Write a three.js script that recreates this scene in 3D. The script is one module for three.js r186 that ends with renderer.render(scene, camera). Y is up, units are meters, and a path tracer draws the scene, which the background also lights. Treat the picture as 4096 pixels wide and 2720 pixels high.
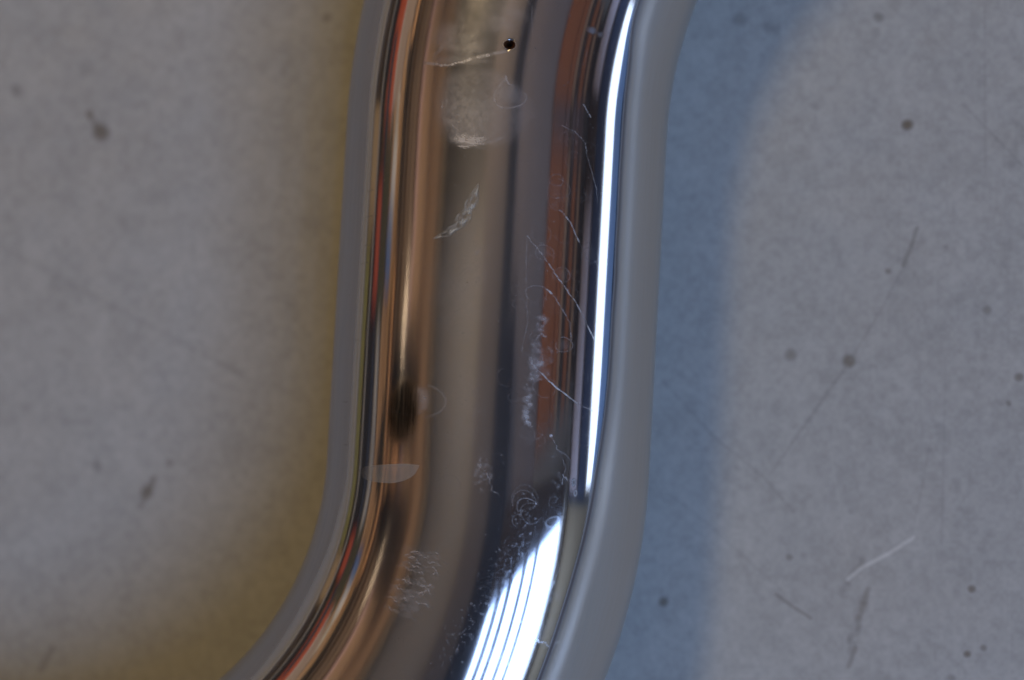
import * as THREE from 'three';
import { mergeGeometries } from 'three/addons/utils/BufferGeometryUtils.js';
import { RectAreaLightUniformsLib } from 'three/addons/lights/RectAreaLightUniformsLib.js';
RectAreaLightUniformsLib.init();

/* ---------- camera, renderer, light ---------- */
const TUBE_A = 0.0349, TUBE_B = 0.027;                      // half width and half height of the chrome tube
const scene = new THREE.Scene();
scene.background = new THREE.Color(0x000000);
const DIST = 0.467, LEAN_X = THREE.MathUtils.degToRad(11), LEAN_Z = THREE.MathUtils.degToRad(3);
const camera = new THREE.PerspectiveCamera(17.8, 1024 / 680, 0.02, 30);
camera.position.set(Math.sin(LEAN_X) * DIST, TUBE_B + Math.cos(LEAN_X) * Math.cos(LEAN_Z) * DIST, Math.sin(LEAN_Z) * DIST);
camera.up.set(0, 0, -1);
camera.lookAt(0, TUBE_B, 0);
camera.focus = 0.447;
camera.userData.fStop = 3.8;
camera.filmGauge = 23.6;
camera.updateProjectionMatrix();
scene.add(camera);

const renderer = new THREE.WebGLRenderer({ antialias: true });
renderer.setSize(1024, 680);
renderer.toneMapping = THREE.LinearToneMapping;
renderer.toneMappingExposure = 1;
renderer.shadowMap.enabled = true;

function areaLight(name, rgb, w, h, pos, target) {
  const m = Math.max(...rgb);
  const l = new THREE.RectAreaLight(new THREE.Color().setRGB(rgb[0] / m, rgb[1] / m, rgb[2] / m), m, w, h);
  l.name = name; l.position.set(...pos); l.lookAt(...target); scene.add(l);
  return l;
}
const SKY_RGB = [3.0, 4.75, 9.0], STRIP_RGB = [1.2, 1.6, 2.5], LAMP_RGB = [20, 14.2, 6.8], UP_RGB = [25, 21, 16.5], SHELF_RGB = [16, 10.8, 6.3];

/* ---------- helpers ---------- */
let seed = 7;
const rnd = () => { seed = (seed * 1664525 + 1013904223) >>> 0; return seed / 4294967296; };
const rr = (a, b) => a + (b - a) * rnd();
function tag(o, label, category, group) { o.userData.label = label; if (category) o.userData.category = category; if (group) o.userData.group = group; return o; }
function mat(r, g, b, rough = 0.8, extra = {}) { const m = new THREE.MeshStandardMaterial({ roughness: rough, ...extra }); m.color.setRGB(r, g, b); return m; }
function box(x0, x1, y0, y1, z0, z1) { const g = new THREE.BoxGeometry(x1 - x0, y1 - y0, z1 - z0); g.translate((x0 + x1) / 2, (y0 + y1) / 2, (z0 + z1) / 2); return g; }
function mesh(name, geoms, material, parent = scene) {
  const g = Array.isArray(geoms) ? mergeGeometries(geoms) : geoms;
  const m = new THREE.Mesh(g, material); m.name = name; m.castShadow = m.receiveShadow = true; parent.add(m); return m;
}
const struct = (name, g, m) => { const o = mesh(name, g, m); o.userData.kind = 'structure'; return o; };

// tileable value noise
function noiseGrid(n, s) { const r = []; let k = s; for (let i = 0; i < n * n; i++) { k = (k * 1664525 + 1013904223) >>> 0; r.push(k / 4294967296); } return r; }
function vnoise(grid, n, u, v) {
  const x = ((u % 1) + 1) % 1 * n, y = ((v % 1) + 1) % 1 * n, x0 = Math.floor(x) % n, y0 = Math.floor(y) % n, x1 = (x0 + 1) % n, y1 = (y0 + 1) % n;
  let fx = x - Math.floor(x), fy = y - Math.floor(y); fx = fx * fx * (3 - 2 * fx); fy = fy * fy * (3 - 2 * fy);
  return (grid[y0 * n + x0] * (1 - fx) + grid[y0 * n + x1] * fx) * (1 - fy) + (grid[y1 * n + x0] * (1 - fx) + grid[y1 * n + x1] * fx) * fy;
}
function fbm(octs) { const gs = octs.map(([n, w], i) => [n, w, noiseGrid(n, 91 + i * 37)]); const t = octs.reduce((a, o) => a + o[1], 0); return (u, v) => gs.reduce((a, [n, w, g]) => a + w * vnoise(g, n, u, v), 0) / t; }

/* ---------- concrete floor ---------- */
const FT = 0.3, FN = 2048;                                  // one texture tile is 0.3 m; its middle is the origin
function floorCanvas() {
  const c = document.createElement('canvas'); c.width = c.height = FN; const x = c.getContext('2d');
  const P = (mx, mz) => [FN / 2 + mx / 1000 / FT * FN, FN / 2 + mz / 1000 / FT * FN], K = FN / FT / 1000;
  x.fillStyle = 'rgb(128,128,128)'; x.fillRect(0, 0, FN, FN);
  x.lineCap = 'round';
  const line = (pts, w, shade, alpha) => { x.strokeStyle = `rgba(${shade},${shade},${shade},${alpha})`; x.lineWidth = w * K; x.beginPath(); pts.forEach((p, i) => { const q = P(...p); i ? x.lineTo(...q) : x.moveTo(...q); }); x.stroke(); };
  const spot = (mx, mz, r, shade, alpha, sx = 1, turn = 0) => {
    const [px, py] = P(mx, mz); x.save(); x.translate(px, py); x.rotate(turn); x.scale(sx, 1);
    const g = x.createRadialGradient(0, 0, 0, 0, 0, r * K); const s = `${shade},${shade},${shade}`;
    g.addColorStop(0, `rgba(${s},${alpha})`); g.addColorStop(0.55, `rgba(${s},${alpha * 0.8})`); g.addColorStop(1, `rgba(${s},0)`);
    x.fillStyle = g; x.beginPath(); x.arc(0, 0, r * K, 0, 7); x.fill(); x.restore();
  };
  // soft cloudy dirt, denser to the right
  for (let i = 0; i < 500; i++) spot(rr(-150, 150), rr(-150, 150), rr(2, 9), rnd() < 0.62 ? 95 : 150, rr(0.02, 0.075), rr(0.6, 2), rr(0, 3));
  for (let i = 0; i < 900; i++) { const a = rr(-150, 150), b = rr(-150, 150); spot(a, b, rr(0.4, 1.5), 70, rr(0.05, 0.2), rr(0.5, 2), rr(0, 3)); }
  for (let i = 0; i < 150; i++) spot(rr(88, 118), rr(-80, 80), rr(0.3, 1.6), 60, rr(0.05, 0.22), rr(0.4, 1.8), rr(0, 3));
  for (let i = 0; i < 110; i++) { const a = rr(0, 6.3), l = rr(4, 34), X = rr(-150, 150), Y = rr(-150, 150); line([[X, Y], [X + l * Math.cos(a), Y + l * Math.sin(a)]], rr(0.15, 0.6), rnd() < 0.7 ? 70 : 175, rr(0.05, 0.16)); }
  for (let i = 0; i < 30; i++) { const X = rr(80, 116), Y = rr(-70, 60), l = rr(15, 60); line([[X, Y], [X + rr(-2, 2), Y + l]], rr(0.15, 0.4), rnd() < 0.5 ? 80 : 170, rr(0.08, 0.18)); }
  for (let i = 0; i < 26; i++) { const [px, py] = P(rr(-140, 140), rr(-100, 100)); x.strokeStyle = `rgba(80,80,80,${rr(0.05, 0.16)})`; x.lineWidth = rr(2, 6); x.beginPath(); x.arc(px, py, rr(8, 34), rr(0, 6), rr(6, 10)); x.stroke(); }
  // marks that the photograph shows one by one
  spot(-107.7, -56.3, 1.5, 40, 0.75, 0.8, 0.4); spot(-104.8, -51.9, 2.8, 35, 0.85, 1, 0.6); line([[-107.3, -55.5], [-105, -52]], 1.5, 45, 0.5);
  line([[-90.8, 30.2], [-92.2, 33.2]], 1.4, 45, 0.6); spot(-92.6, 33.6, 2.4, 42, 0.8, 0.8, 0.5); line([[-92.6, 34], [-94, 36.8]], 1.1, 50, 0.5);
  line([[-115.7, 70.3], [-118.4, 75.4]], 1.6, 60, 0.5);
  line([[-130, -25], [-104.7, -12.1], [-84, -1.6], [-66, 8]], 1.4, 85, 0.28);
  for (const [a, b, r, s, al] of [[-126.4, -62.5, 1.6, 55, 0.55], [-87.1, 26.6, 1.5, 55, 0.6], [-104.8, 27.4, 1.5, 60, 0.55], [-87.6, 9.1, 1.6, 75, 0.4], [-83.5, -58.5, 1.8, 75, 0.4], [-108.6, -67.6, 2.4, 85, 0.3],
    [-85.8, -75.1, 2.2, 85, 0.35], [-49.2, -77.3, 1.6, 55, 0.55], [83.8, -48.2, 1.6, 22, 0.9], [46.9, -73.1, 1.9, 55, 0.55], [53.2, -71.2, 1.6, 60, 0.45], [55.1, -70.5, 1.3, 70, 0.4],
    [77.7, -72.4, 1.5, 45, 0.6], [77, -69, 1.4, 60, 0.4], [63.5, -53, 1.2, 60, 0.5], [79.3, -15.8, 0.9, 40, 0.7], [91.8, -20.9, 0.9, 60, 0.5], [70.6, 4, 1.9, 25, 0.8], [57.8, 2.5, 1.8, 45, 0.65], [100.5, -6.9, 1.3, 40, 0.6],
    [96.6, 53.8, 1.1, 28, 0.8], [29.2, 57.5, 1.4, 30, 0.8], [57.2, 47.3, 1, 45, 0.6], [95.5, 67.9, 1, 28, 0.8], [104.9, 13.5, 0.9, 40, 0.6], [107.2, 7.8, 1.2, 30, 0.7], [45.8, 27.7, 1.1, 70, 0.4], [70.6, 37.2, 1, 70, 0.4], [35.6, -60.2, 1.4, 70, 0.35], [92, 73.2, 1.2, 45, 0.5], [99, 66.5, 0.9, 35, 0.6]]) spot(a, b, r, s, al, rr(0.7, 1.3), rr(0, 3));
  line([[85.7, -25.3], [84.3, -21], [82.6, -17]], 0.9, 55, 0.5); line([[82.4, -16.3], [78.5, -8.7], [71, 3.7]], 0.6, 80, 0.35); line([[71, 3.7], [62.2, 16.2], [58, 22]], 0.9, 75, 0.42); line([[58, 22], [53.5, 28.6]], 0.6, 85, 0.35);
  line([[95.9, -52.4], [108.8, -38.2]], 0.7, 80, 0.35); line([[100.8, -75], [100.5, -37]], 0.5, 85, 0.3); line([[91.5, 5.8], [90.2, 46.5]], 0.5, 85, 0.25); line([[88.5, 20], [84, 42]], 0.5, 85, 0.25);
  line([[29.4, 8.3], [41, 20.9], [51.6, 29.6], [58.3, 37.3]], 0.7, 80, 0.33); line([[30.3, 33.5], [36.1, 37.4], [47, 47], [56, 55]], 0.9, 85, 0.25);
  line([[54.3, 55.5], [58.1, 58.3], [61.9, 60.6]], 0.7, 55, 0.55);
  for (let i = 0; i < 14; i++) { const t = i / 13; spot(74 - 4 * t + rr(-0.8, 0.8), 54.5 + 13 * t, rr(0.9, 2), 60, 0.36, 0.8, 0.3); spot(73.5 - 5 * t + rr(-0.8, 0.8), 47.5 + 8 * t, rr(0.8, 1.6), 65, 0.26); }
  line([[71.5, 67], [70, 71]], 1.0, 50, 0.45); line([[74.5, 54], [72.5, 60]], 1.2, 60, 0.35);
  for (let i = 0; i < 60; i++) spot(rr(95, 110), rr(-42, -18), rr(0.5, 2.6), 72, rr(0.06, 0.16), rr(0.5, 1.8), rr(0, 3));
  line([[84.2, 42.8], [79, 46.2], [72.9, 49.5], [70, 52]], 0.8, 225, 0.55);
  x.strokeStyle = 'rgba(70,70,70,0.16)'; x.lineWidth = 9; for (const p of [[61.6, -63.3], [61, -10]]) { x.beginPath(); x.arc(...P(...p), 15, 0, 7); x.stroke(); }
  return x.getImageData(0, 0, FN, FN).data;
}
function floorMaterial() {
  const d = floorCanvas(), big = fbm([[4, 0.5], [9, 0.3], [23, 0.2]]), fine = fbm([[180, 0.5], [420, 0.5]]), mid = fbm([[40, 0.6], [90, 0.4]]);
  const map = new Uint8Array(FN * FN * 4), rg = new Uint8Array(FN * FN * 4), base = [0.357, 0.357, 0.328];
  const toS = (l) => Math.max(0, Math.min(255, Math.round(255 * (l <= 0.0031308 ? 12.92 * l : 1.055 * Math.pow(l, 1 / 2.4) - 0.055))));
  for (let j = 0; j < FN; j++) for (let i = 0; i < FN; i++) {
    const u = i / FN, v = j / FN, k = (j * FN + i) * 4;
    const q = d[k] / 128, n = 1 + 0.12 * (big(u, v) - 0.5) + 0.13 * (mid(u, v) - 0.5) + 0.3 * (fine(u, v) - 0.5), f = Math.pow(q, 0.9) * n, w = 0.02 * (big(v, u) - 0.5) + (q < 0.8 ? (0.8 - q) * 0.05 : 0);
    map[k] = toS(base[0] * f + w); map[k + 1] = toS(base[1] * f); map[k + 2] = toS(base[2] * f - w); map[k + 3] = 255;
    rg[k] = rg[k + 1] = rg[k + 2] = Math.round(255 * Math.min(1, 0.62 + 0.25 * (mid(v, u) - 0.5) + (q < 0.8 ? 0.1 : 0))); rg[k + 3] = 255;
  }
  const T = (a, srgb) => { const t = new THREE.DataTexture(a, FN, FN, THREE.RGBAFormat); t.wrapS = t.wrapT = THREE.RepeatWrapping; t.magFilter = THREE.LinearFilter; t.minFilter = THREE.LinearFilter; if (srgb) t.colorSpace = THREE.SRGBColorSpace; t.needsUpdate = true; return t; };
  return new THREE.MeshStandardMaterial({ map: T(map, true), roughnessMap: T(rg), roughness: 1, metalness: 0 });
}
{
  const g = box(-2.3, 3.4, -0.12, 0, -3.3, 3.7), p = g.attributes.position, uv = g.attributes.uv;
  for (let i = 0; i < p.count; i++) uv.setXY(i, p.getX(i) / FT + 0.5, p.getZ(i) / FT + 0.5);
  tag(struct('floor', g, floorMaterial()), 'worn grey concrete floor with dark specks, scratches and smudges');
}

/* ---------- the garage round it, seen only as reflections in the chrome ---------- */
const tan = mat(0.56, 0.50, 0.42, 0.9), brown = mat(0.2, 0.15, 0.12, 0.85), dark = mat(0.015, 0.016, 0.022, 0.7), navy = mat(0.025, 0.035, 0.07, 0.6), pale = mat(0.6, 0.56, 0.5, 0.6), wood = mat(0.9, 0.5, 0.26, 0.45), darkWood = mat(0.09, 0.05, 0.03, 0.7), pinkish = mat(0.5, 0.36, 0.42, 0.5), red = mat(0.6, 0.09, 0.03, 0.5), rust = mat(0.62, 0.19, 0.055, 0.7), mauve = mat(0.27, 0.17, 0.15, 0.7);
struct('ceiling', [box(-2.3, 0.7, 2.6, 2.76, -3.3, 3.7), box(3.14, 3.4, 2.6, 2.76, -3.3, 3.7), box(0.7, 3.14, 2.6, 2.76, -3.3, 0.5), box(0.7, 3.14, 2.6, 2.76, 2.9, 3.7)], tan);
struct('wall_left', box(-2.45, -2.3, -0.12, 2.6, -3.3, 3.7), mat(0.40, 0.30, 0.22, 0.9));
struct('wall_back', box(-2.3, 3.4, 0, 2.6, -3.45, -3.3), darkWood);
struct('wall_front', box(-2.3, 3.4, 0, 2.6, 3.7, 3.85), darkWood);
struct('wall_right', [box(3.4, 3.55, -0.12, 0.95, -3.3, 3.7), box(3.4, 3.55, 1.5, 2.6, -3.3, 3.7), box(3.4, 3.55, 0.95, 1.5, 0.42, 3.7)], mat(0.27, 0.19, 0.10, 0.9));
tag(mesh('skirting_board', box(3.36, 3.4, 0, 0.3, -3.29, 3.69), dark), 'black skirting along the window wall', 'skirting board');
tag(mesh('wainscot', [box(3.375, 3.4, 0.302, 0.935, -3.29, 0.42)], mat(0.42, 0.6, 0.85, 0.6)), 'blue wainscot under the low window', 'wainscot');
tag(mesh('roller_blind', [box(3.33, 3.4, 1.51, 1.98, -3.29, 0.46)], navy), 'navy roller blind box above the low window', 'blind');
tag(mesh('wall_panel', [box(3.35, 3.4, 1.985, 2.595, -3.29, 0.46)], darkWood), 'dark brown panel over the blind box', 'panel');
tag(mesh('pale_duct', [box(3.26, 3.345, 2.02, 2.44, -0.25, 0.42)], mat(0.8, 0.66, 0.62, 0.5)), 'short pale pink duct on the dark brown panel', 'duct');
tag(mesh('corner_post', [box(3.34, 3.4, 0.302, 2.595, 0.47, 0.55)], dark), 'black post beside the low window', 'post');
{ // boards and joists under the ceiling
  const jo = [[0.27, 0.08, navy], [0.37, 0.06, dark], [-1.50, 0.085, dark], [-1.66, 0.03, dark]];
  jo.forEach(([x, w, m], i) => { const o = mesh(i ? 'ceiling_joist_' + String(i).padStart(3, '0') : 'ceiling_joist', box(x - w / 2, x + w / 2, 2.53, 2.598, -3.29, 3.69), m); tag(o, ['navy joist right of the middle of the ceiling', 'thin navy joist beside the thicker one', 'black joist left on the ceiling', 'thin black joist farthest left', 'slim brown joist left of the middle', 'slim brown joist by the red boards'][i], 'joist'); });
  tag(mesh('added_navy_sheet', box(0.2, 0.6, 2.48, 2.52, -0.14, 3.6), mat(0.03, 0.036, 0.06, 0.7)), 'navy sheet added under the joists for a dark band in the reflection', 'sheet');  // added only for the dark band mirrored in the tube
  const rb = new THREE.Group(); rb.name = 'ceiling_boards'; rb.position.set(1.9, 2.56, -1.5); scene.add(rb); tag(rb, 'red-brown boards fixed under the ceiling', 'boards');
  for (const [x0, x1, m] of [[-0.46, -0.02, rust], [0.02, 0.2, rust], [0.25, 0.32, wood], [0.37, 0.5, darkWood]]) { mesh('board', box(x0, x1, -0.02, 0.02, 1.16, 1.62), m, rb); mesh('board', box(x0, x1, -0.02, 0.02, -1.7, 1.155), m === wood ? darkWood : mauve, rb); }
  for (const [x0, x1, m, n] of [[0.55, 0.75, rust, mauve], [0.78, 0.86, darkWood, mauve], [0.9, 1.02, wood, mauve], [1.05, 1.4, darkWood, brown]]) { mesh('board', box(x0, x1, -0.02, 0.02, 1.16, 1.62), m, rb); mesh('board', box(x0, x1, -0.02, 0.02, -1.7, 1.155), n, rb); }
  tag(mesh('photographer_stand_in', box(-0.27, 0.22, 2.5, 2.598, -3.2, 3.6), mat(0.27, 0.22, 0.19, 0.7)), 'wide grey-brown slab standing in for the photographer in the reflection', 'duct');  // slab put in place of the photographer, mirrored as a dark band
  tag(mesh('ceiling_sheet', box(0.40, 1.42, 2.585, 2.598, -3.2, 0.24), mat(0.38, 0.315, 0.3, 0.8)), 'mauve grey sheet between joists and red boards', 'sheet');
  tag(mesh('shade_sheet', box(-1.46, -0.29, 2.585, 2.598, -3.2, -0.34), mat(0.045, 0.042, 0.04, 0.8)), 'sheet coloured dark to imitate shade on the back of the ceiling', 'sheet');  // dark colour stands in for shade on this part of the ceiling
  tag(mesh('tan_sheet', box(-2.25, -1.66, 2.585, 2.598, -3.2, 3.6), mat(0.48, 0.37, 0.28, 0.8)), 'tan sheet along the left edge of the ceiling', 'sheet');
  tag(mesh('skylight_mask', [box(0.4, 3.0, 2.5, 2.58, 0.24, 0.64)], darkWood), 'dark beam added to mask the skylight edge in the reflection', 'slab');  // unseen blocker, added to darken the chrome above the mirrored skylight
}
{ // shelving along the left wall with what stands on it
  const sh = new THREE.Group(); sh.name = 'wall_shelving'; sh.position.set(-2.1, 0, -0.5); scene.add(sh); tag(sh, 'wooden shelving with dark cabinet along the left wall', 'shelving');
  mesh('carcass', box(-0.19, 0.09, 0.3, 1.2, -2.4, 3.2), dark, sh);
  const silver = mat(0.6, 0.6, 0.58, 0.35), olive = mat(0.07, 0.06, 0.025, 0.6), tanWood = mat(0.6, 0.36, 0.18, 0.5), ink = mat(0.02, 0.03, 0.06, 0.5);
  for (const [y0, y1, base] of [[0.34, 0.41, dark], [0.42, 0.5, dark], [0.51, 0.61, ink], [0.64, 0.7, pale], [0.71, 0.77, silver], [0.79, 0.87, tanWood], [0.9, 0.96, dark], [0.98, 1.05, tanWood], [1.06, 1.1, darkWood], [1.11, 1.17, wood]])
    for (let z = -2.35; z < 3;) { const l = rr(0.12, 0.5), q = rnd(); mesh('drawer_front', box(-0.1, 0.1 + rr(0.02, 0.06), y0 + rr(0, 0.012), y1 - rr(0, 0.012), z, z + l - 0.008), q < 0.6 ? base : q < 0.7 ? olive : q < 0.8 ? dark : q < 0.9 ? silver : tanWood, sh); z += l; }
  mesh('shelf_board', box(-0.19, 0.13, 0.30, 0.335, -2.4, 3.2), pale, sh);
  for (const [y0, y1, x] of [[1.225, 1.26, 0.15], [1.27, 1.33, 0.14], [1.42, 1.5, 0.14], [1.53, 1.66, 0.13]]) for (let z = -2.2; z < 3.1;) { const l = rr(0.35, 0.9); mesh('plank', box(-0.19, x + rr(-0.01, 0.01), y0 + rr(0, 0.02), y1 - rr(0, 0.02), z, z + l - 0.01), z < 0.05 ? brown : rnd() < 0.8 ? wood : tanWood, sh); z += l; }
  mesh('rail', box(-0.19, 0.15, 1.36, 1.4, -2.2, 3.2), darkWood, sh); mesh('back_board', box(-0.19, 0.1, 1.12, 1.75, -2.2, 3.2), darkWood, sh); mesh('pink_pipe', box(0.1, 0.15, 1.76, 1.84, -2.2, 3.2), pinkish, sh);
  mesh('kick_board', box(-0.19, 0.15, 0.0, 0.06, -2.4, 3.2), pale, sh);
  const put = (name, label, cat, z0, z1, y0, y1, x1, m) => tag(mesh(name, [box(-2.24, x1, y0, y1, z0, z1), box(-2.2, x1 + 0.012, y0 + 0.02, y1 - 0.03, z0 + 0.02, z1 - 0.02)], m), label, cat);
  put('red_toolbox', 'red toolbox on the low shelf', 'toolbox', -1.2, -0.42, 0.47, 0.72, -1.96, red);
  put('grey_carton', 'pale carton behind the red toolbox', 'carton', -1.3, -0.46, 0.725, 1.12, -1.98, mat(0.5, 0.4, 0.34, 0.8));
  put('dark_bin', 'black bin under the toolbox', 'bin', -1.2, -0.55, 0.345, 0.49, -1.96, dark);
  put('blue_can', 'blue can on the dark cabinet', 'can', -0.33, -0.26, 0.8, 0.95, -1.93, mat(0.1, 0.24, 0.6, 0.4));
  put('white_can', 'white can beside the blue one', 'can', -0.43, -0.34, 0.84, 0.97, -1.93, mat(0.75, 0.78, 0.85, 0.4));
  put('red_can', 'small red can low on the shelf', 'can', -0.36, -0.23, 0.40, 0.54, -1.93, red);
  put('olive_bin', 'dark olive bin behind the red can', 'bin', -0.44, -0.2, 0.55, 0.78, -1.95, mat(0.05, 0.048, 0.02, 0.6));
  put('tan_carton', 'small tan carton low on the shelf', 'carton', -0.46, -0.3, 0.08, 0.28, -1.93, mat(0.6, 0.42, 0.22, 0.8));
  const yr = new THREE.Group(); yr.name = 'slat_crate'; yr.position.set(-1.96, 0.08, -0.28); scene.add(yr); tag(yr, 'small yellow slatted crate low on the shelf', 'crate');
  for (let i = 0; i < 16; i++) mesh('slat', box(-0.03, 0.03, 0, 0.14, i * 0.03, i * 0.03 + 0.018), i ? yr.children[0].material : mat(0.55, 0.5, 0.16, 0.6), yr);
  const silhouette = mesh('black_silhouette', new THREE.SphereGeometry(1, 24, 16), dark); silhouette.material = new THREE.MeshPhysicalMaterial({ roughness: 1, specularIntensity: 0 }); silhouette.material.color.setRGB(0.006, 0.008, 0.012); silhouette.scale.set(0.14, 0.5, 0.088); silhouette.position.set(-1.56, 1.50, -0.105); tag(silhouette, 'round black bag added before the planks for a dark reflection', 'silhouette');  // invented round shape, there to give a dark blot in the chrome
}
{ // skylight and long low window, with their light
  const sk = new THREE.Group(); sk.name = 'skylight_window'; sk.position.set(1.74, 2.6, 1.7); scene.add(sk);
  tag(sk, 'bright skylight with dark glazing bars reflected in the lower bend', 'skylight');
  const em = new THREE.MeshStandardMaterial({ color: 0x000000, emissive: new THREE.Color().setRGB(0.8, 0.9, 1), emissiveIntensity: 0.9 });
  mesh('glowing_pane', box(-1.04, 1.40, 0.165, 0.175, -1.2, 1.2), em, sk);
  for (const x of [-0.84, -0.59, -0.21, 0.18]) mesh('glazing_bar', box(x - 0.055, x + 0.055, 0.03, 0.07, -1.2, 1.2), dark, sk);
  areaLight('skylight', SKY_RGB, 2.42, 2.38, [1.92, 2.755, 1.7], [1.92, 0, 1.7001]);
  const win = new THREE.Group(); win.name = 'strip_window'; win.position.set(3.4, 0.95, -1.44); scene.add(win);
  tag(win, 'long low bright window reflected along the right edge of the tube', 'window');
  mesh('glowing_pane', box(0.12, 0.13, 0, 0.55, -1.86, 1.86), em, win);
  areaLight('window_light', STRIP_RGB, 3.7, 0.53, [3.51, 1.225, -1.44], [0, 1.225, -1.44]);
}
{ // warm work lamp behind the tube
  const l = new THREE.Group(); l.name = 'work_lamp'; l.position.set(-0.6, 1.75, -1.08); scene.add(l);
  tag(l, 'tilted warm work lamp that lights floor and shelves, with an upward light added for the ceiling', 'lamp');
  mesh('lamp_body', [box(-0.27, 0.27, -0.02, 0.02, -0.27, 0.27)], mat(0.7, 0.68, 0.62, 0.5), l);
  mesh('glowing_diffuser', [box(-0.25, 0.25, -0.028, -0.022, -0.25, 0.25), box(-0.25, 0.25, 0.022, 0.028, -0.25, 0.25)], new THREE.MeshStandardMaterial({ color: 0x000000, emissive: new THREE.Color().setRGB(1, 0.75, 0.45) }), l);
  const d = new THREE.Vector3(-0.42, -0.866, 0.27).normalize(), P = l.position;
  l.quaternion.setFromUnitVectors(new THREE.Vector3(0, -1, 0), d);
  const along = (t) => P.clone().addScaledVector(d, t).toArray();
  areaLight('lamp_light_down', LAMP_RGB, 0.48, 0.48, along(0.035), along(1));
  areaLight('added_light_up', UP_RGB, 0.48, 0.48, along(-0.035), along(-1));  // upward light added to brighten the ceiling mirrored in the chrome
}

{ // lamp bar added to brighten the shelving
  const n = new THREE.Vector3(-0.86, -0.51, 0), b = new THREE.Group(); b.name = 'added_shelf_lamp'; b.position.set(-1.42, 2.42, 0.2); b.rotation.z = Math.atan2(n.y, n.x) - Math.PI; scene.add(b);
  tag(b, 'dark lamp bar added under the ceiling to brighten the shelving', 'lamp');
  mesh('lamp_housing', box(-0.02, 0.03, -0.05, 0.05, -1.25, 1.25), dark, b);
  mesh('glowing_diffuser', box(-0.026, -0.022, -0.04, 0.04, -1.2, 1.2), new THREE.MeshStandardMaterial({ color: 0x000000, emissive: new THREE.Color().setRGB(1, 0.75, 0.45) }), b);
  const c = b.position.clone().addScaledVector(n, 0.034);
  areaLight('added_shelf_light', SHELF_RGB, 2.4, 0.08, c.toArray(), c.clone().addScaledVector(n, 1).toArray());
}
{ // small warm bulb on a bracket before the planks
  const b = new THREE.Group(); b.name = 'bracket_lamp'; b.position.set(-1.80, 1.50, -0.222); scene.add(b); tag(b, 'small warm bulb on a bracket before the planks', 'lamp');
  const tube = new THREE.CapsuleGeometry(0.014, 0.02, 6, 14); tube.rotateX(Math.PI / 2);
  mesh('glowing_bulb', tube, new THREE.MeshStandardMaterial({ color: 0x000000, emissive: new THREE.Color().setRGB(1, 0.72, 0.46), emissiveIntensity: 1.3 }), b);
  mesh('bracket', box(-0.3, -0.03, -0.008, 0.008, -0.07, -0.055), dark, b);
  const pl = new THREE.PointLight(new THREE.Color().setRGB(1, 0.72, 0.46), 0.035); pl.castShadow = true; pl.shadow.radius = 0.65; pl.position.copy(b.position); pl.name = 'bulb_light'; scene.add(pl);
}

/* ---------- chrome tube ---------- */
function centreline() {
  const ang = Math.atan(0.0567), out = [], step = 0.0005;
  const d = [-Math.sin(ang), Math.cos(ang)], c0 = [-0.0039, 0], z1 = -0.0452, z2 = 0.0276;
  const at = (z) => [c0[0] + d[0] * z / d[1], z], p1 = at(z1), p2 = at(z2);
  const run = (p, h, R, arc, straight) => {
    const r = []; p = [...p]; h = [...h];
    for (let i = 0; i < Math.round(arc / step); i++) { const th = step / R, c = Math.cos(th), s = Math.sin(th); h = [h[0] * c - h[1] * s, h[0] * s + h[1] * c]; p = [p[0] + h[0] * step, p[1] + h[1] * step]; r.push([p, h]); }
    for (let i = 0; i < Math.round(straight / 0.004); i++) { p = [p[0] + h[0] * 0.004, p[1] + h[1] * 0.004]; r.push([p, h]); }
    return r;
  };
  const up = run(p1, [-d[0], -d[1]], 0.128, 0.078, 0.2).map(([p, h]) => [p, [-h[0], -h[1]]]).reverse();
  const L = Math.hypot(p2[0] - p1[0], p2[1] - p1[1]), n = Math.round(L / step);
  const mid = []; for (let i = 0; i <= n; i++) mid.push([[p1[0] + (p2[0] - p1[0]) * i / n, p1[1] + (p2[1] - p1[1]) * i / n], d]);
  const all = [...up, ...mid, ...run(p2, d, 0.102, 0.15, 0.28)];
  let acc = 0; all.forEach((q, i) => { if (i) acc += Math.hypot(q[0][0] - all[i - 1][0][0], q[0][1] - all[i - 1][0][1]); q[2] = acc; });
  const zero = all.reduce((b, q) => (Math.abs(q[0][1]) < Math.abs(b[0][1]) && Math.abs(q[0][0]) < 0.03 ? q : b), [[9, 9], 0, 0])[2];
  all.forEach((q) => { q[2] = (q[2] - zero) * 1000; });        // s in millimetres, 0 beside the origin
  return all;
}
const CL = centreline();
const S0 = -85, S1 = 95, PH = 115, TW = 1024, TH = 2048;       // texture window: s in mm, phi in degrees
function surf(phiDeg, s, lift = 0) {                            // a point on the tube
  let lo = 0, hi = CL.length - 1; while (hi - lo > 1) { const m = (lo + hi) >> 1; (CL[m][2] <= s ? (lo = m) : (hi = m)); }
  const t = (s - CL[lo][2]) / (CL[hi][2] - CL[lo][2]), p = [0, 1].map((k) => CL[lo][0][k] * (1 - t) + CL[hi][0][k] * t), h = [0, 1].map((k) => CL[lo][1][k] * (1 - t) + CL[hi][1][k] * t), l = Math.hypot(...h);
  return ring(p, [h[0] / l, h[1] / l], phiDeg, lift);
}
function ring(p, h, phiDeg, lift) {
  const f = phiDeg * Math.PI / 180, sx = h[1], sz = -h[0], sn = Math.sin(f), cs = Math.cos(f);
  let nx = TUBE_B * sn, ny = TUBE_A * cs; const nl = Math.hypot(nx, ny); nx /= nl; ny /= nl;
  const w = TUBE_A * sn + nx * lift, y = TUBE_B + TUBE_B * cs + ny * lift;
  return [p[0] + sx * w, y, p[1] + sz * w];
}
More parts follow.
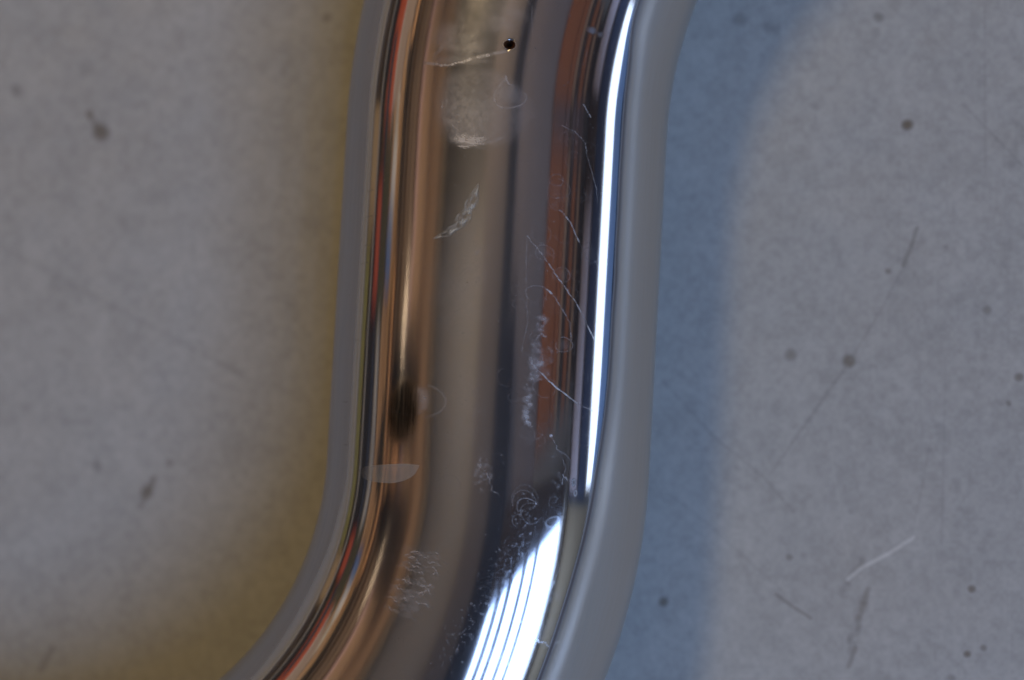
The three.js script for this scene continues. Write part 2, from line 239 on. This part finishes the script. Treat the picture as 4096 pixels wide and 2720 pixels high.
const edgePhi = (sm) => 54 - 9 * step01(2, 55, sm) - 3 * step01(-55, -75, sm);   // where the polished top ends on the right
const step01 = (a, b, x) => { const t = Math.max(0, Math.min(1, (x - a) / (b - a))); return t * t * (3 - 2 * t); };
const wob = fbm([[3, 0.5], [7, 0.3], [13, 0.12]]);
function tubeGeometry() {
  const NP = 640, pos = [], uv = [], idx = [];
  const phis = []; for (let i = 0; i <= NP; i++) phis.push(-180 + 360 * i / NP);
  const W = NP + 1;
  CL.forEach(([p, h, s]) => {
    for (const ph of phis) {
      let lift = 5e-5 * (wob(ph / 360, s / 260) - 0.5);
      const lw = step01(-62, -48, ph) * step01(-8, -22, ph); lift += lw * 1.3e-4 * (wob(ph / 200 + 0.37, s / 130) - 0.5);
      const gq = (ph - edgePhi(s) - 3.2) / 3.6; lift -= 0.00022 * Math.exp(-gq * gq);
      const hx = (ph - 7.3) * 0.605, hy = s + 60, r = Math.hypot(hx, hy);
      if (r < 0.66) lift -= 0.0016 * Math.min(1, (0.66 - r) / 0.3);
      pos.push(...ring(p, h, ph, lift));
      uv.push((ph + PH) / (2 * PH), 1 - (s - S0) / (S1 - S0));
    }
  });
  for (let j = 0; j < CL.length - 1; j++) for (let i = 0; i < NP; i++) { const a = j * W + i, b = a + 1, c = a + W, d = c + 1; idx.push(a, c, b, b, c, d); }
  for (const j of [0, CL.length - 1]) { const c = pos.length / 3, [p, h] = CL[j]; pos.push(p[0], TUBE_B, p[1]); uv.push(0.5, 0); for (let i = 0; i < NP; i++) j ? idx.push(c, j * W + i + 1, j * W + i) : idx.push(c, i, i + 1); }
  const g = new THREE.BufferGeometry();
  g.setAttribute('position', new THREE.Float32BufferAttribute(pos, 3)); g.setAttribute('uv', new THREE.Float32BufferAttribute(uv, 2)); g.setIndex(idx); g.computeVertexNormals();
  return g;
}
function chromeMaterial() {
  // red: dust and film, green: haze that only dulls, blue: rust, nicks and the painted dark reflection
  const mk = () => { const c = document.createElement('canvas'); c.width = TW; c.height = TH; const x = c.getContext('2d'); x.fillStyle = '#000'; x.fillRect(0, 0, TW, TH); x.lineCap = x.lineJoin = 'round'; return x; };
  const X = (ph) => (ph + PH) / (2 * PH) * TW, Y = (s) => (s - S0) / (S1 - S0) * TH, K = TH / (S1 - S0), SX = 0.65;
  const D = mk(), Hz = mk(), R = mk();
  const wander = (pts, jit) => { const o = []; for (let i = 0; i < pts.length - 1; i++) for (let t = 0; t < 1; t += 0.2) o.push([pts[i][0] + (pts[i + 1][0] - pts[i][0]) * t + rr(-jit, jit), pts[i][1] + (pts[i + 1][1] - pts[i][1]) * t + rr(-jit, jit)]); o.push(pts[pts.length - 1]); return o; };
  const line = (c, pts, w, a, jit = 0) => {                       // drawn piece by piece, so that width and strength vary along it
    const q = jit ? wander(pts, jit) : pts;
    for (let i = 1; i < q.length; i++) { c.strokeStyle = `rgba(255,255,255,${Math.min(1, a * rr(0.45, 1.25))})`; c.lineWidth = w * K * rr(0.55, 1.15); c.beginPath(); c.moveTo(X(q[i - 1][0]), Y(q[i - 1][1])); c.lineTo(X(q[i][0]), Y(q[i][1])); c.stroke(); }
  };
  const blob = (c, ph, s, r, a, sx = 1, turn = 0, core = 0.5) => { c.save(); c.translate(X(ph), Y(s)); c.scale(SX * 1.3, 1); c.rotate(turn); c.scale(sx, 1); const g = c.createRadialGradient(0, 0, 0, 0, 0, r * K); g.addColorStop(0, `rgba(255,255,255,${a})`); g.addColorStop(core, `rgba(255,255,255,${a * 0.7})`); g.addColorStop(1, 'rgba(255,255,255,0)'); c.fillStyle = g; c.beginPath(); c.arc(0, 0, r * K, 0, 7); c.fill(); c.restore(); };
  const circ = (c, ph, s, r, w, a, a0 = 0, a1 = 6.3) => { c.save(); c.translate(X(ph), Y(s)); c.scale(SX * 1.3, 1); c.strokeStyle = `rgba(255,255,255,${a})`; c.lineWidth = w * K; c.beginPath(); for (let t = 0; t <= 24; t++) { const q = a0 + (a1 - a0) * t / 24, rad = r * (1 + 0.06 * Math.sin(3 * q + s)); c.lineTo(rad * K * Math.cos(q), rad * K * Math.sin(q)); } c.stroke(); c.restore(); };
  const cloud = (c, ph, s, w, h, n, a, r0 = 0.3, r1 = 1.2) => { for (let i = 0; i < n; i++) { const t = rr(0, 6.3), q = Math.sqrt(rnd()); blob(c, ph + q * w * Math.cos(t), s + q * h * Math.sin(t), rr(r0, r1), a * rr(0.3, 1), rr(0.5, 2), rr(0, 3)); } };
  // general dullness and dust
  for (let i = 0; i < 2600; i++) blob(D, rr(-70, 75), rr(S0, S1), rr(0.04, 0.16), rr(0.08, 0.5), rr(0.6, 1.6), rr(0, 3));
  for (let i = 0; i < 160; i++) { const ph = rr(-20, 55), s = rr(-70, 80), a = rr(0, 6.3), l = rr(0.6, 4); line(D, [[ph, s], [ph + l * Math.cos(a), s + l * Math.sin(a)]], rr(0.03, 0.08), rr(0.05, 0.28), 0.1); }
  for (let i = 0; i < 700; i++) { const ph = rr(-60, 60), s = rr(S0, S1); line(Hz, [[ph, s], [ph + rr(-0.8, 0.8), s + rr(1, 6)]], 0.05, rr(0.05, 0.22)); }
  for (let i = 0; i < 90; i++) blob(Hz, rr(-60, 60), rr(S0, S1), rr(2, 8), rr(0.02, 0.07), rr(0.6, 1.8), rr(0, 3));
  // big oval smear with the inner ring, and the smear over it
  const soft = (c, blur, fn) => { c.save(); c.filter = `blur(${blur}px)`; fn(c); c.restore(); };
  const oval = (c, ph, s, rp, rs_, a, turn = 0) => { c.fillStyle = `rgba(255,255,255,${a})`; c.beginPath(); c.ellipse(X(ph), Y(s), rp * TW / (2 * PH), rs_ * K, turn, 0, 7); c.fill(); };
  soft(D, 7, (c) => oval(c, 0.2, -46.6, 15.6, 8.2, 0.17, -0.25)); soft(D, 14, (c) => oval(c, -4.5, -44, 9, 4.6, 0.2, 0.3)); soft(D, 5, (c) => oval(c, -4, -39.7, 6, 1.1, 0.3, 0.1));
  soft(D, 12, (c) => oval(c, -9, -49.5, 4, 4.5, 0.12)); soft(D, 10, (c) => oval(c, -10, -59.5, 9, 3, 0.18, -0.1)); soft(D, 4, (c) => oval(c, -9, -55.6, 11, 0.8, 0.24, -0.12)); soft(D, 18, (c) => oval(c, -2, -66, 13, 3.5, 0.12));
  soft(D, 3, (c) => { c.fillStyle = 'rgba(255,255,255,0.3)'; c.beginPath(); c.ellipse(X(-4), Y(-40.2), 6 * TW / (2 * PH), 1.4 * K, 0.12, 0.1, 3.0); c.fill(); });
  soft(D, 26, (c) => { oval(c, -2, -8, 13, 22, 0.06); oval(c, 4, 25, 12, 20, 0.05); oval(c, 20, -30, 9, 30, 0.05); });
  for (let i = 0; i < 46; i++) { const p = rr(14, 44), s = rr(-46, 24), a0 = rr(0, 6.3); circ(D, p, s, rr(0.6, 2), 0.13, rr(0.05, 0.17), a0, a0 + rr(1.5, 5)); }
  soft(Hz, 30, (c) => { c.fillStyle = 'rgba(255,255,255,0.42)'; c.fillRect(X(-19), 0, X(12) - X(-19), TH); });
  for (let i = 0; i < 26; i++) { const a = rr(0.6, 3.1), q = rr(0.82, 1.0); line(D, [[0.2 + 15 * q * Math.cos(a), -47 + 8.4 * q * Math.sin(a)], [0.2 + 15 * q * Math.cos(a + 0.22), -47 + 8.4 * q * Math.sin(a + 0.22)]], rr(0.1, 0.3), rr(0.05, 0.2), 0.05); }
  for (let i = 0; i < 12; i++) { const p = rr(-8, 0), s = rr(-40.2, -37.6); line(D, [[p, s], [p + rr(2, 5), s + rr(-0.2, 0.7)]], rr(0.1, 0.25), rr(0.15, 0.5), 0.1); }
  circ(D, 9.5, -49, 2.5, 0.22, 0.3, -0.4, 3.6); blob(D, 9.3, -49.6, 2.6, 0.16); line(D, [[7.4, -53.4], [8.8, -51.6], [11, -51.4]], 0.3, 0.25, 0.1); line(D, [[5.5, -50.8], [7.6, -52.6]], 0.4, 0.2, 0.1);
  cloud(D, -10, -60, 10, 3.6, 60, 0.05, 0.6, 2); circ(D, -9, -60.3, 2.4, 0.6, 0.05, 0.4, 3); line(D, [[-22, -54.6], [-14, -54.4], [-8, -55.4], [6, -58.4]], 0.55, 0.34, 0.12);  line(D, [[-19, -56], [-16, -58]], 0.7, 0.12, 0.1);
  cloud(D, -2, -66, 12, 4, 70, 0.05, 0.5, 2); cloud(D, -5, -11, 9, 12, 120, 0.022, 1, 3); cloud(D, 3, 20, 8, 10, 60, 0.02, 1, 3);
  for (let i = 0; i < 20; i++) { const p = rr(-6, 4), s = rr(-18, -2); line(D, [[p, s], [p + rr(1, 4), s - rr(0.6, 3)]], 0.1, rr(0.05, 0.2), 0.1); }
  // dried drops, rings and scratches along the right shoulder
  for (const [p, s, r, a] of [[28, -30.6, 2.0, 0.2], [27.2, -32.4, 1.2, 0.24], [28.5, -28, 1.7, 0.15], [23.2, -21, 1.6, 0.2], [24.5, -17.5, 1.5, 0.3], [31, -13.2, 1.5, 0.3], [22.4, -9, 1.7, 0.25], [33.4, 1, 1.45, 0.42], [41.5, -17.5, 1.6, 0.25], [27.2, 10, 1.9, 0.28], [23.5, 19, 1.8, 0.18], [25, 20.6, 1.5, 0.15], [-3.5, 31, 2.1, 0.12], [24, -0.5, 1.3, 0.2], [29, -7, 1.8, 0.1], [7, -33, 1, 0.1]]) { { const a0 = rr(0, 6.3); circ(D, p, s, r, 0.15, a * 0.9, a0, a0 + rr(2.2, 4.2)); circ(D, p, s, r * rr(0.93, 1.04), 0.22, a * 0.55, a0 + 3, a0 + rr(5, 6.6)); } if (rnd() < 0.5) blob(D, p, s, r, a * 0.35); }
  for (const [w, a, ...pts] of [[0.16, 0.34, [28, -43.6], [33, -42.6], [37.2, -40.6], [38, -38.5]], [0.3, 0.5, [35.5, -49], [38.8, -46]], [0.3, 0.95, [26, -10], [28, -9.2]], [0.12, 0.55, [28, -9.2], [31, -7], [35.2, -3.4], [36, 0]], [0.13, 0.55, [18.2, -20.6], [22, -18.1], [26.3, -15.2]], [0.2, 0.75, [26.3, -15.2], [30.2, -12.2], [33.5, -10], [37.5, -7.3], [45.2, -0.5]],
    [0.14, 0.5, [22, 5.2], [26, 7.3]], [0.24, 0.95, [26, 7.3], [32.5, 10.3], [39.5, 12.7]], [0.12, 0.7, [39.5, 12.7], [46.5, 14.2]], [0.18, 0.6, [29, -26.4], [33.2, -24], [37, -20.1]], [0.1, 0.3, [37, -20.1], [40.8, -16.6]], [0.12, 0.4, [37.5, -38.7], [42.5, -31.8], [43.5, -28.4]], [0.1, 0.35, [18.2, -20], [18.4, -14], [19, -9], [20, -3], [18.5, 3]], [0.1, 0.3, [43, -17], [46, -15]], [0.1, 0.3, [45, 12], [50, 14]], [0.1, 0.3, [8, -71], [12, -69], [14, -64]]]) line(D, pts, w, a, 0.12);
  cloud(D, 25, -3, 2, 2, 30, 0.25, 0.2, 0.7); cloud(D, 23.6, 5, 2.2, 4.4, 120, 0.2, 0.2, 0.7); cloud(D, 21.5, 13, 1.6, 4.5, 110, 0.18, 0.2, 0.6); cloud(D, 27.5, 4.5, 2.4, 3, 45, 0.16, 0.2, 0.6); line(D, [[23, 0.4], [24.8, -1], [26.6, -0.4]], 0.3, 0.35, 0.2); line(D, [[20.8, 14], [21.6, 17], [23, 18]], 0.5, 0.3, 0.3);
  // lint and dried spray at the start of the bend
  for (const pts of [[[30.6, 20], [33, 22], [38.2, 24.5]], [[7, 25], [6.5, 27.4], [9.5, 28.4], [6.8, 29.9]], [[9.5, 28.4], [11.2, 30.9], [13.8, 31.9]], [[5, 26], [8, 27.5]], [[35, 24], [36.4, 26], [35.6, 29]], [[34, 27], [37, 28], [39, 28.4]]]) line(D, pts, 0.11, 0.5, 0.3);
  blob(D, 30.4, 19.6, 0.4, 1); cloud(D, 8, 28, 3, 3.4, 40, 0.22, 0.15, 0.5); cloud(D, 35, 26, 4, 4, 40, 0.16, 0.15, 0.5);
  for (let i = 0; i < 10; i++) { const a = rr(0, 6); circ(D, rr(22, 34), rr(31.5, 38.5), rr(0.8, 2.2), 0.09, rr(0.2, 0.5), a, a + rr(2, 5)); }
  for (let i = 0; i < 240; i++) { const t = rnd(), p = 24 - 14 * t + rr(-4, 6), s = 33 + 30 * t + rr(-4, 4), a = rr(0, 6.3); i % 3 ? blob(D, p, s, rr(0.08, 0.3), rr(0.1, 0.4)) : line(D, [[p, s], [p + Math.cos(a), s + Math.sin(a)]], 0.07, rr(0.15, 0.45), 0.3); }
  // fingerprint-like arcs on the left of the bend
  for (let i = 0; i < 130; i++) { const p = -9 + rr(-6, 7), s = 53 + rr(-8, 7), w = rr(1, 3); line(D, [[p - w, s + 0.4], [p, s - 0.2], [p + w, s + rr(0, 0.6)]], 0.12, rr(0.12, 0.42), 0.15); }
  cloud(D, -8, 56, 5, 4, 70, 0.06, 0.4, 1.2); cloud(D, -12, 47, 4, 4, 20, 0.05, 0.5, 1.2);
  circ(D, -14, 14, 3.4, 0.3, 0.2, -1.4, 1.6); line(D, [[-28, 16], [-20, 17], [-14.5, 16.5]], 0.4, 0.2, 0.2); cloud(D, -16, 14, 4, 2.4, 40, 0.07, 0.4, 1);
  // film remains on the outer side of the bend
  cloud(D, 39, 48, 4, 3, 70, 0.07, 0.3, 0.9); cloud(D, 41, 54, 5, 2.5, 80, 0.08, 0.3, 0.9); line(D, [[33, 57], [36, 56.2], [40, 55.6], [44, 56.4], [47, 55]], 0.35, 0.4, 0.3); line(D, [[36, 49.5], [38, 46], [39, 43]], 0.2, 0.2, 0.3); line(D, [[28, 54], [33, 53], [37, 53.6]], 0.16, 0.25, 0.3); line(D, [[24, 62], [28, 60.6], [33, 61]], 0.16, 0.25, 0.4);
  // little dark nicks on the left shoulder, rust
  for (const [p, s] of [[-44, -29.4], [-44, -24], [-44, -18], [-45, -14.2], [-53, 15], [-47, 2], [-50, 24]]) line(R, [[p - 2, s + 0.1], [p + 2, s - 0.1]], 0.2, 0.22, 0.12);
  blob(R, 34.5, -67, 1.2, 0.3); blob(R, 38, -66.6, 0.9, 0.2); blob(R, 40, 28.6, 0.8, 0.9, 0.6); blob(R, 41, 30.4, 0.7, 0.9, 0.6); R.fillStyle = '#fff'; R.beginPath(); R.ellipse(X(7.3), Y(-60), 0.98 * K * 0.85, 0.98 * K, 0, 0, 7); R.fill(); blob(R, 7.3, -60, 1.5, 0.5);
  // dark streaky spot on the left shoulder: a dark reflection painted into the colour
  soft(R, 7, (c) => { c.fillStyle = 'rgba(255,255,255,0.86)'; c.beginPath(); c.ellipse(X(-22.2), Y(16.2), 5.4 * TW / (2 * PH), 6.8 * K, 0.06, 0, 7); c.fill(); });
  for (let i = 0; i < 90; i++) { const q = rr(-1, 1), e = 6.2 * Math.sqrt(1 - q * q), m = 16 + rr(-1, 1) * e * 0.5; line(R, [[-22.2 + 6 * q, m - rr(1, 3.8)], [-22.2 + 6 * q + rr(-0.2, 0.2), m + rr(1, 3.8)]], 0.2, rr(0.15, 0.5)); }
  soft(D, 5, (c) => oval(c, -15.5, 13.6, 2.8, 2.4, 0.3)); soft(D, 4, (c) => oval(c, -24, 16.6, 5, 0.5, 0.22));
  for (let i = 0; i < 60; i++) blob(R, rr(-60, 60), rr(S0, S1), rr(0.06, 0.16), rr(0.3, 0.8));
  const dd = D.getImageData(0, 0, TW, TH).data, hh = Hz.getImageData(0, 0, TW, TH).data, rs = R.getImageData(0, 0, TW, TH).data;
  const map = new Uint8Array(TW * TH * 4), orm = new Uint8Array(TW * TH * 4), speck = fbm([[200, 0.5], [500, 0.5]]);
  const toS = (l) => Math.round(255 * (l <= 0.0031308 ? 12.92 * l : 1.055 * Math.pow(l, 1 / 2.4) - 0.055));
  for (let j = 0; j < TH; j++) for (let i = 0; i < TW; i++) {
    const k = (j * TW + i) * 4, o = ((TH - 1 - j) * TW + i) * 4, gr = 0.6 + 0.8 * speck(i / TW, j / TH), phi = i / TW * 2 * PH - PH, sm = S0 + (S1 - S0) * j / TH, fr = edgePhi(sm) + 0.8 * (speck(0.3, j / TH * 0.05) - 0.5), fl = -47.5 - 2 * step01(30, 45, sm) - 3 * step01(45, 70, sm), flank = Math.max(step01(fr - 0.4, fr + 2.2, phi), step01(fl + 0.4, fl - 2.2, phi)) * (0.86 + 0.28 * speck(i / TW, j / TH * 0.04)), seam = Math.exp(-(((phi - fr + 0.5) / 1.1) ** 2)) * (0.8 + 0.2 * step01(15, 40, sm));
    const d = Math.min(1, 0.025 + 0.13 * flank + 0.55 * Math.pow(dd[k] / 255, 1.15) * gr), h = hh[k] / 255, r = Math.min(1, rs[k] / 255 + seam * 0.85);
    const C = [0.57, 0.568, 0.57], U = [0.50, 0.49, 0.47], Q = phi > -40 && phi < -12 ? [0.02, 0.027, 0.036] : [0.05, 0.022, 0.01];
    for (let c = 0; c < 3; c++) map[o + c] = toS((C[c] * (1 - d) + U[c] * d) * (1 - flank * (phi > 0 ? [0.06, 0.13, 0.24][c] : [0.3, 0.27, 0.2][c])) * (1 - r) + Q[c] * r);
    map[o + 3] = orm[o + 3] = 255; orm[o] = 255;
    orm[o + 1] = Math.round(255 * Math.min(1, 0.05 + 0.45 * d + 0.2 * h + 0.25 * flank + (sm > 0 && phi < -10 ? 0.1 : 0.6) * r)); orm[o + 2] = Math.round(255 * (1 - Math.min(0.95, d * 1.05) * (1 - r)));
  }
  const T = (a, srgb) => { const t = new THREE.DataTexture(a, TW, TH, THREE.RGBAFormat); t.magFilter = t.minFilter = THREE.LinearFilter; if (srgb) t.colorSpace = THREE.SRGBColorSpace; t.needsUpdate = true; return t; };
  const m = T(map, true), q = T(orm);
  return new THREE.MeshStandardMaterial({ map: m, roughnessMap: q, metalnessMap: q, roughness: 1, metalness: 1 });
}
const bar = new THREE.Group(); bar.name = 'chrome_tube'; scene.add(bar);
tag(bar, 'thick chrome-plated bent tube, scratched and smudged, lying on the concrete floor', 'chrome tube');
mesh('tube_body', tubeGeometry(), chromeMaterial(), bar);

function ribbon(pts, half, lift, thick, alpha) {                      // a thin strip over the tube: pts [phi, s, half width], lift(t, c)
  const n = 60, m = 14, pos = [], idx = [], col = [];
  const cv = new THREE.CatmullRomCurve3(pts.map((p) => new THREE.Vector3(p[0], p[1], p[2])));
  for (let side = 0; side < 2; side++) for (let i = 0; i <= n; i++) {
    const t = i / n, q = cv.getPoint(t), g = cv.getTangent(t), gx = g.x * 0.6, gy = g.y, gl = Math.hypot(gx, gy) || 1;
    for (let j = 0; j <= m; j++) { const c = j / m * 2 - 1, w = q.z * half * c; pos.push(...surf(q.x - gy / gl * w / 0.6, q.y + gx / gl * w, (lift(t, c) - side * thick) / 1000)); col.push(1, 1, 1, Math.max(0, Math.min(1, alpha(t, c)))); }
  }
  const W = m + 1, N = (n + 1) * W;
  for (let i = 0; i < n; i++) for (let j = 0; j < m; j++) { const a = i * W + j, b = a + 1, c = a + W, d = c + 1; idx.push(a, b, c, b, d, c, N + a, N + c, N + b, N + b, N + c, N + d); }
  for (let i = 0; i < n; i++) for (const j of [0, m]) { const a = i * W + j, c = a + W; idx.push(a, c, N + a, c, N + c, N + a); }
  const g = new THREE.BufferGeometry(); g.setAttribute('position', new THREE.Float32BufferAttribute(pos, 3)); g.setAttribute('color', new THREE.Float32BufferAttribute(col, 4)); g.setIndex(idx); g.computeVertexNormals(); return g;
}
const film = new THREE.MeshStandardMaterial({ color: 0xb8b2a6, roughness: 0.5, metalness: 0, transparent: true, opacity: 0.24, vertexColors: true, side: THREE.DoubleSide });
const flakeMat = mat(0.55, 0.55, 0.49, 0.4, { side: THREE.DoubleSide, transparent: true, opacity: 0.75, vertexColors: true });
for (const [pts, l] of [[[[-14.5, -19.2, 0.08], [-11.5, -19.9, 0.5], [-8.5, -20.8, 0.95], [-5.6, -22, 0.7]], 'pale peeling flake pointing left'], [[[-7, -21.2, 0.5], [-5.2, -22.6, 1.3], [-3.4, -24, 1.45], [-2.2, -25.4, 0.9]], 'grey crumpled middle flake'], [[[-3, -24.8, 0.7], [-1.4, -26.6, 1.35], [-0.4, -28.4, 0.9], [0.8, -31, 0.06]], 'pale upper flake with a thin tip']])
  tag(mesh('peeling_film', ribbon(pts, 1.0, (t, c) => 0.1 + 0.12 * (c + 1) * Math.sin(Math.PI * t) + 0.14 * (wob(t * 0.6 + 0.13, c * 0.25 + 0.4) - 0.5) + 0.05 * (wob(t * 2.3, c * 0.7 + l.length * 0.1) - 0.5), 0.04, (t, c) => { const e = 1.5 * (wob(t * 1.9 + l.length * 0.07, c * 0.8 + 0.3) - 0.28) + 0.9 * (wob(c * 2.1 + t, t * 5 + l.length) - 0.5); return e * (1.25 - Math.pow(Math.abs(c), 3)) * (0.75 + 0.4 * c); }), flakeMat, bar), l);
tag(mesh('tape_remnant', ribbon([[-41, 29.6, 0.6], [-37, 29.9, 1.7], [-30, 29.8, 2.2], [-24, 29.4, 2.2], [-18, 28.4, 1.5], [-14.6, 27.2, 0.15]], 1, (t, c) => 0.1 + 0.03 * c * c, 0.05, (t, c) => step01(0.02, 0.5, t) * (0.55 + 0.5 * wob(t, c * 0.3)) * (c > 0.8 || c < -0.8 ? 1.1 : 0.9)), film, bar), 'translucent strip of old tape with a pointed end');

renderer.render(scene, camera);
